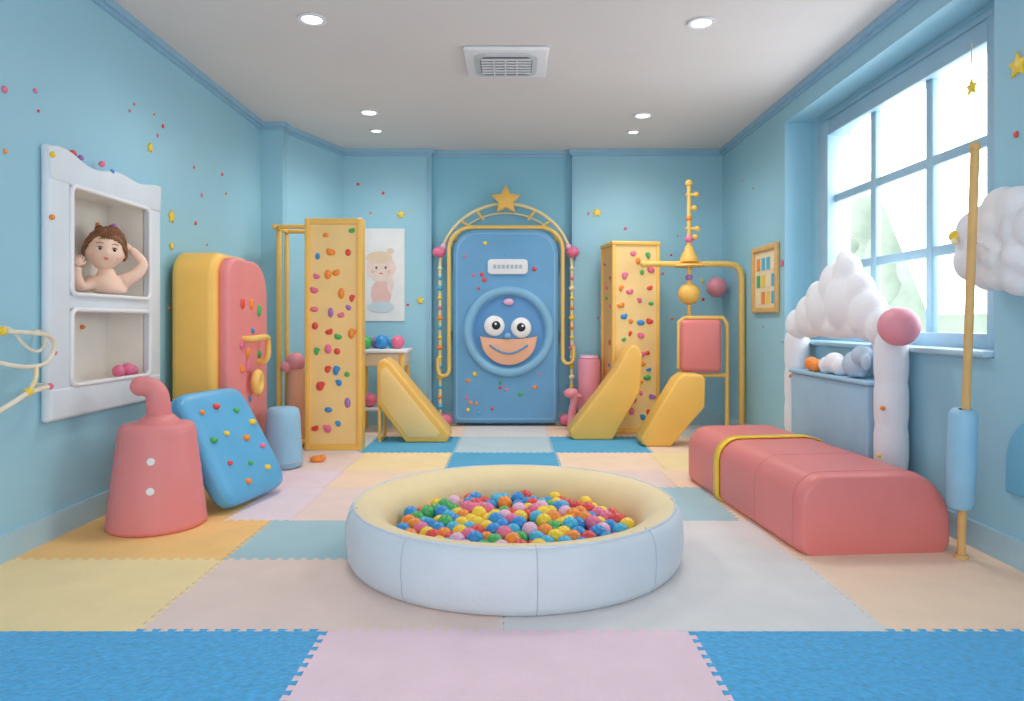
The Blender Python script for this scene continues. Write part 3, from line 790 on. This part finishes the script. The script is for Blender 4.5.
for y in (1.00,1.075):
    rr.append([bm.verts.new(bmx @ Vector((x*1.018, y, (z+(.012*math.cos(min(1,abs(x)/.37)*pi/2) if z>.2 else 0))*1.02+.001))) for x,z in prof])
for i in range(len(prof)): bm.faces.new((rr[0][i],rr[1][i],rr[1][(i+1)%len(prof)],rr[0][(i+1)%len(prof)]))
o = from_bm('strap', bm, PAL['yellow'], g, True, 60)
md = o.modifiers.new('s','SOLIDIFY'); md.thickness=.008; md.offset=0
M_redd = mat('coral_seam', (218,118,114), .5)
loop('seam_front', .07, .0022, M_redd, .0); loop('seam_mid', .5, .0018, M_redd, .0)

# cloud arch toy stand
g = group('cloud_arch_toy_stand', (2.14,4.6,0))
for nm, yy in (('pillar_near',3.96),('pillar_far',5.27)):
    prof2 = [(0,0),(.07,0),(.086,.02)]
    for k in range(4):
        z = .03+k*.245; prof2 += [(.083,z),(.089,z+.05),(.090,z+.12),(.089,z+.19),(.083,z+.235)]
    prof2 += [(.07,1.03),(0,1.035)]
    lathe(nm, prof2, (2.145,yy,0), M_pillar, g, 28)
blob('cloud_top', [((2.14,5.24,1.08),.12,(.7,1,1)),((2.14,5.02,1.14),.16,(.6,1,1)),((2.14,4.76,1.20),.2,(.55,1,1)),((2.14,4.46,1.22),.21,(.55,1,1)),((2.14,4.2,1.14),.16,(.6,1,1)),
   ((2.14,4.04,1.06),.12,(.7,1,1)),((2.14,4.62,1.34),.16,(.6,1,1)),((2.14,4.46,1.41),.13,(.6,1,1)),((2.14,4.88,1.26),.13,(.6,1,1)),((2.14,4.30,1.28),.13,(.6,1,1)),((2.14,4.5,1.50),.065,(.8,1,1)),
   ((2.14,4.6,1.07),.08,(.9,7.5,1))], M_cloud, g, .016, 5)
ball('pink_ball', (2.10,3.80,1.075), .106, M_pinkl, g)
box('toy_box', 2.06,2.235,4.07,5.17,0,.73, M_box, g, .012, 3)
box('toy_box_lid', 2.045,2.24,4.05,5.18,.73,.755, M_box, g, .008, 2)
multiballs('toy_balls', [((2.12,4.95,.805),.05,'orange',(1,1,1)),((2.10,4.83,.80),.045,'orange',(1,1,1))], g, 20)
blob('plush_cloud', [((2.13,4.72,.81),.06,(1,1,1)),((2.13,4.62,.83),.07,(1,1,1)),((2.13,4.53,.81),.06,(1,1,1))], M_cloud, g, .01, 2)
blob('plush_elephant', [((2.13,4.32,.84),.085,(1,1.1,1)),((2.11,4.22,.90),.06,(1,1,1)),((2.10,4.15,.86),.03,(1,1,1.6)),((2.17,4.22,.93),.035,(.5,1,1.2)),((2.13,4.26,.79),.03,(1,1,1)),((2.13,4.4,.79),.03,(1,1,1))], mat('plush_greyblue',(186,204,222),.8), g, .009, 2)
multiballs('beads', [((2.065,3.9,.62),.014,'orange',(1,1,1)),((2.065,3.93,.35),.014,'yellow',(1,1,1)),((2.07,5.2,.7),.014,'orange',(1,1,1))], g)

# pole with cloud and sleeve
g = group('padded_cloud_pole', (2.09,3.26,0))
p0, p1 = Vector((2.09,3.26,0)), Vector((1.985,3.0,1.85))
tube('pole', [p0, p1], .018, M_wood, g)
ball('pole_tip', p1, .022, M_wood, g)
def pp(z): return p0+(p1-p0)*(z/1.85)
q = (p1-p0).normalized().to_track_quat('Z','Y').to_matrix().to_4x4()
lathe('sleeve', [(.019,0),(.048,.0),(.056,.02),(.060,.20),(.058,.44),(.045,.46),(.019,.462)], (0,0,0), M_pouf, g, 28, Matrix.Translation(pp(.25)+Vector((-.012,0,0))) @ q)
lathe('foot', [(0,0),(.032,0),(.032,.012),(.025,.02),(0,.02)], (2.09,3.26,0), M_wood, g, 28)
sp = []
for i in range(13):
    a = 2*pi*i/13; sp.append(((2.15+.012*math.sin(i*3), 3.04+.215*math.cos(a), 1.45+.145*math.sin(a)), .088+.02*math.sin(i*2.3), (.85,1,1)))
for dy,dz in ((-.1,.04),(.03,.07),(.12,-.02),(0,-.06),(-.12,-.07),(.05,.0)): sp.append(((2.14,3.04+dy,1.45+dz),.09,(.95,1,1)))
blob('cloud', sp, M_cloud, g, .012, 2)
multiballs('cloud_bobble', [((2.07,3.27,1.50),.028,'yellow',(1,1,1)),((2.055,3.25,1.475),.016,'cream',(1,1,1))], g, 16)
tube('cloud_bracket', [tuple(pp(1.45)), (2.12,3.10,1.45)], .008, M_cloud, g)
g = group('wall_semicircle_panel', (XR,2.9,.5))
n = 32
prism('panel', [(3.18,.33)]+[(2.93+.25*math.cos(pi*i/n), .46+.24*math.sin(pi*i/n)) for i in range(n+1)]+[(2.68,.33)], 'yz', XR-.02, XR, mat('decal_blue',(120,192,224),.5), g, .006, 2)

# ================================================================ BALL PIT
g = group('ball_pit', (.012,3.36,0))
C = (.012,3.36,0)
prof3 = [(0,.004),(.74,.0),(.765,.01),(.782,.04),(.79,.12),(.787,.19),(.775,.235),(.755,.256), (.735,.262),(.69,.256),(.65,.238),(.615,.20),(.598,.15),(.592,.05),(.59,.02),(0,.02)]
mi = [0]*7+[1]*8
lathe('padded_ring', prof3, C, [M_poolb, M_pooly], g, 96, None, mi)
for i in range(9):
    a = 2*pi*(i+.9)/9
    tube('seam_%d'%i, [(C[0]+(r+.0002)*math.cos(a), C[1]+(r+.0002)*math.sin(a), z) for r,z in prof3[2:9]], .0022, M_seam, g, segs=8)
tube('rim_piping', [(C[0]+.752*math.cos(2*pi*i/96), C[1]+.752*math.sin(2*pi*i/96), .258) for i in range(96)], .005, M_poolb, g, True)
random.seed(11)
its = []; rb = .038
cols = ['yellow']*8+['blue']*4+['orange']*4+['teal']*5+['red']*3+['pink']*3+['lilac']*2+['green']*2
for layer in range(2):
    sp_ = .0775
    for i in range(-12,13):
        for j in range(-12,13):
            x = (i+.5*(j%2)+.33*layer)*sp_; y = (j*.866+.3*layer)*sp_
            rr_ = math.hypot(x,y)
            if rr_ > .556: continue
            z = .078+.045*layer+.026*(1-(rr_/.56)**2)+random.uniform(-.012,.014)
            if layer == 1 and random.random() < .18: continue
            its.append(((C[0]+x+random.uniform(-.007,.007), C[1]+y+random.uniform(-.007,.007), z), rb, random.choice(cols), (1,1,1)))
multiballs('balls', its, g, 20)

# ================================================================ stickers on walls
random.seed(21)
g = group('wall_star_stickers', (0,YB,2))
for i,(x,z,r) in enumerate([(-1.19,2.25,.05),(-.98,1.33,.045),(.91,2.27,.055)]):
    star('star_%d'%i, (x,YB-.008,z), 'y', r, .012, PAL['yellow'], g)
its = []
for i in range(20):
    x = random.choice([random.uniform(-1.7,-.95), random.uniform(.72,2.15)])
    its.append(((x, YB-.004, random.uniform(1.1,2.6)), random.uniform(.01,.02), random.choice(['orange','pink','pink','red','yellow']), (1,.4,1)))
multiballs('confetti_dots', its, g, 10)
g = group('wall_star_stickers.001', (XL,5,2))
for i,(y,z,r) in enumerate([(4.78,1.82,.05),(4.78,1.62,.03),(4.5,2.22,.035)]): star('star_%d'%i, (XL+.006,y,z), 'x', r, .012, PAL['yellow'], g)
its = []
for i in range(24):
    y, z = random.uniform(3.0,6.3), random.uniform(.7,2.5)
    if 3.4 < y < 4.62 and z < 2.05: z = random.uniform(2.1,2.5)
    its.append(((XL+.004, y, z), random.uniform(.008,.018), random.choice(['orange','pink','pink','red']), (.4,1,1)))
multiballs('confetti_dots', its, g, 10)
g = group('wall_star_stickers.002', (XR,4.5,2))
star('star_0', (XR-.006,3.12,2.245), 'x', .06, .012, PAL['yellow'], g)
star('star_pink', (XR-.006,5.84,1.59), 'x', .035, .012, PAL['pink'], g)
its = []
for i in range(10):
    its.append(((XR-.004, random.choice([random.uniform(5.85,7.2),random.uniform(2.6,3.2)]), random.uniform(1.0,2.5)), random.uniform(.008,.018), random.choice(['orange','pink','red']), (.4,1,1)))
multiballs('confetti_dots', its, g, 10)
star('window_star', (XN-.05,3.70,2.34), 'x', .045, .016, PAL['yellow'], w)
tube('window_star_string', [(XN-.05,3.70,2.385),(XN-.05,3.70,2.58)], .003, M_pipel, w)

# ================================================================ LIGHT / WORLD / CAMERA
wd = bpy.data.worlds.new('World'); S.world = wd; wd.use_nodes = True
bg = wd.node_tree.nodes['Background']; bg.inputs[0].default_value = (.98,.985,1,1); bg.inputs[1].default_value = 1.95
al = bpy.data.lights.new('window_daylight','AREA'); al.shape='RECTANGLE'; al.size=1.6; al.size_y=1.9; al.energy=38; al.color=(.95,.98,1)
ao = bpy.data.objects.new('window_daylight', al); COL.objects.link(ao); ao.location=(2.95,4.52,1.9); ao.rotation_euler=(0,math.radians(68),0)
ao.visible_camera = True
cam = bpy.data.cameras.new('Camera'); cam.lens = 36*700/1024; cam.sensor_width = 36; cam.shift_y = (322-350.5)/1024
cam.clip_start = .05
co = bpy.data.objects.new('Camera', cam); COL.objects.link(co); co.location=(0,0,1.1); co.rotation_euler=(pi/2,0,0)
S.camera = co
S.view_settings.view_transform = 'Standard'
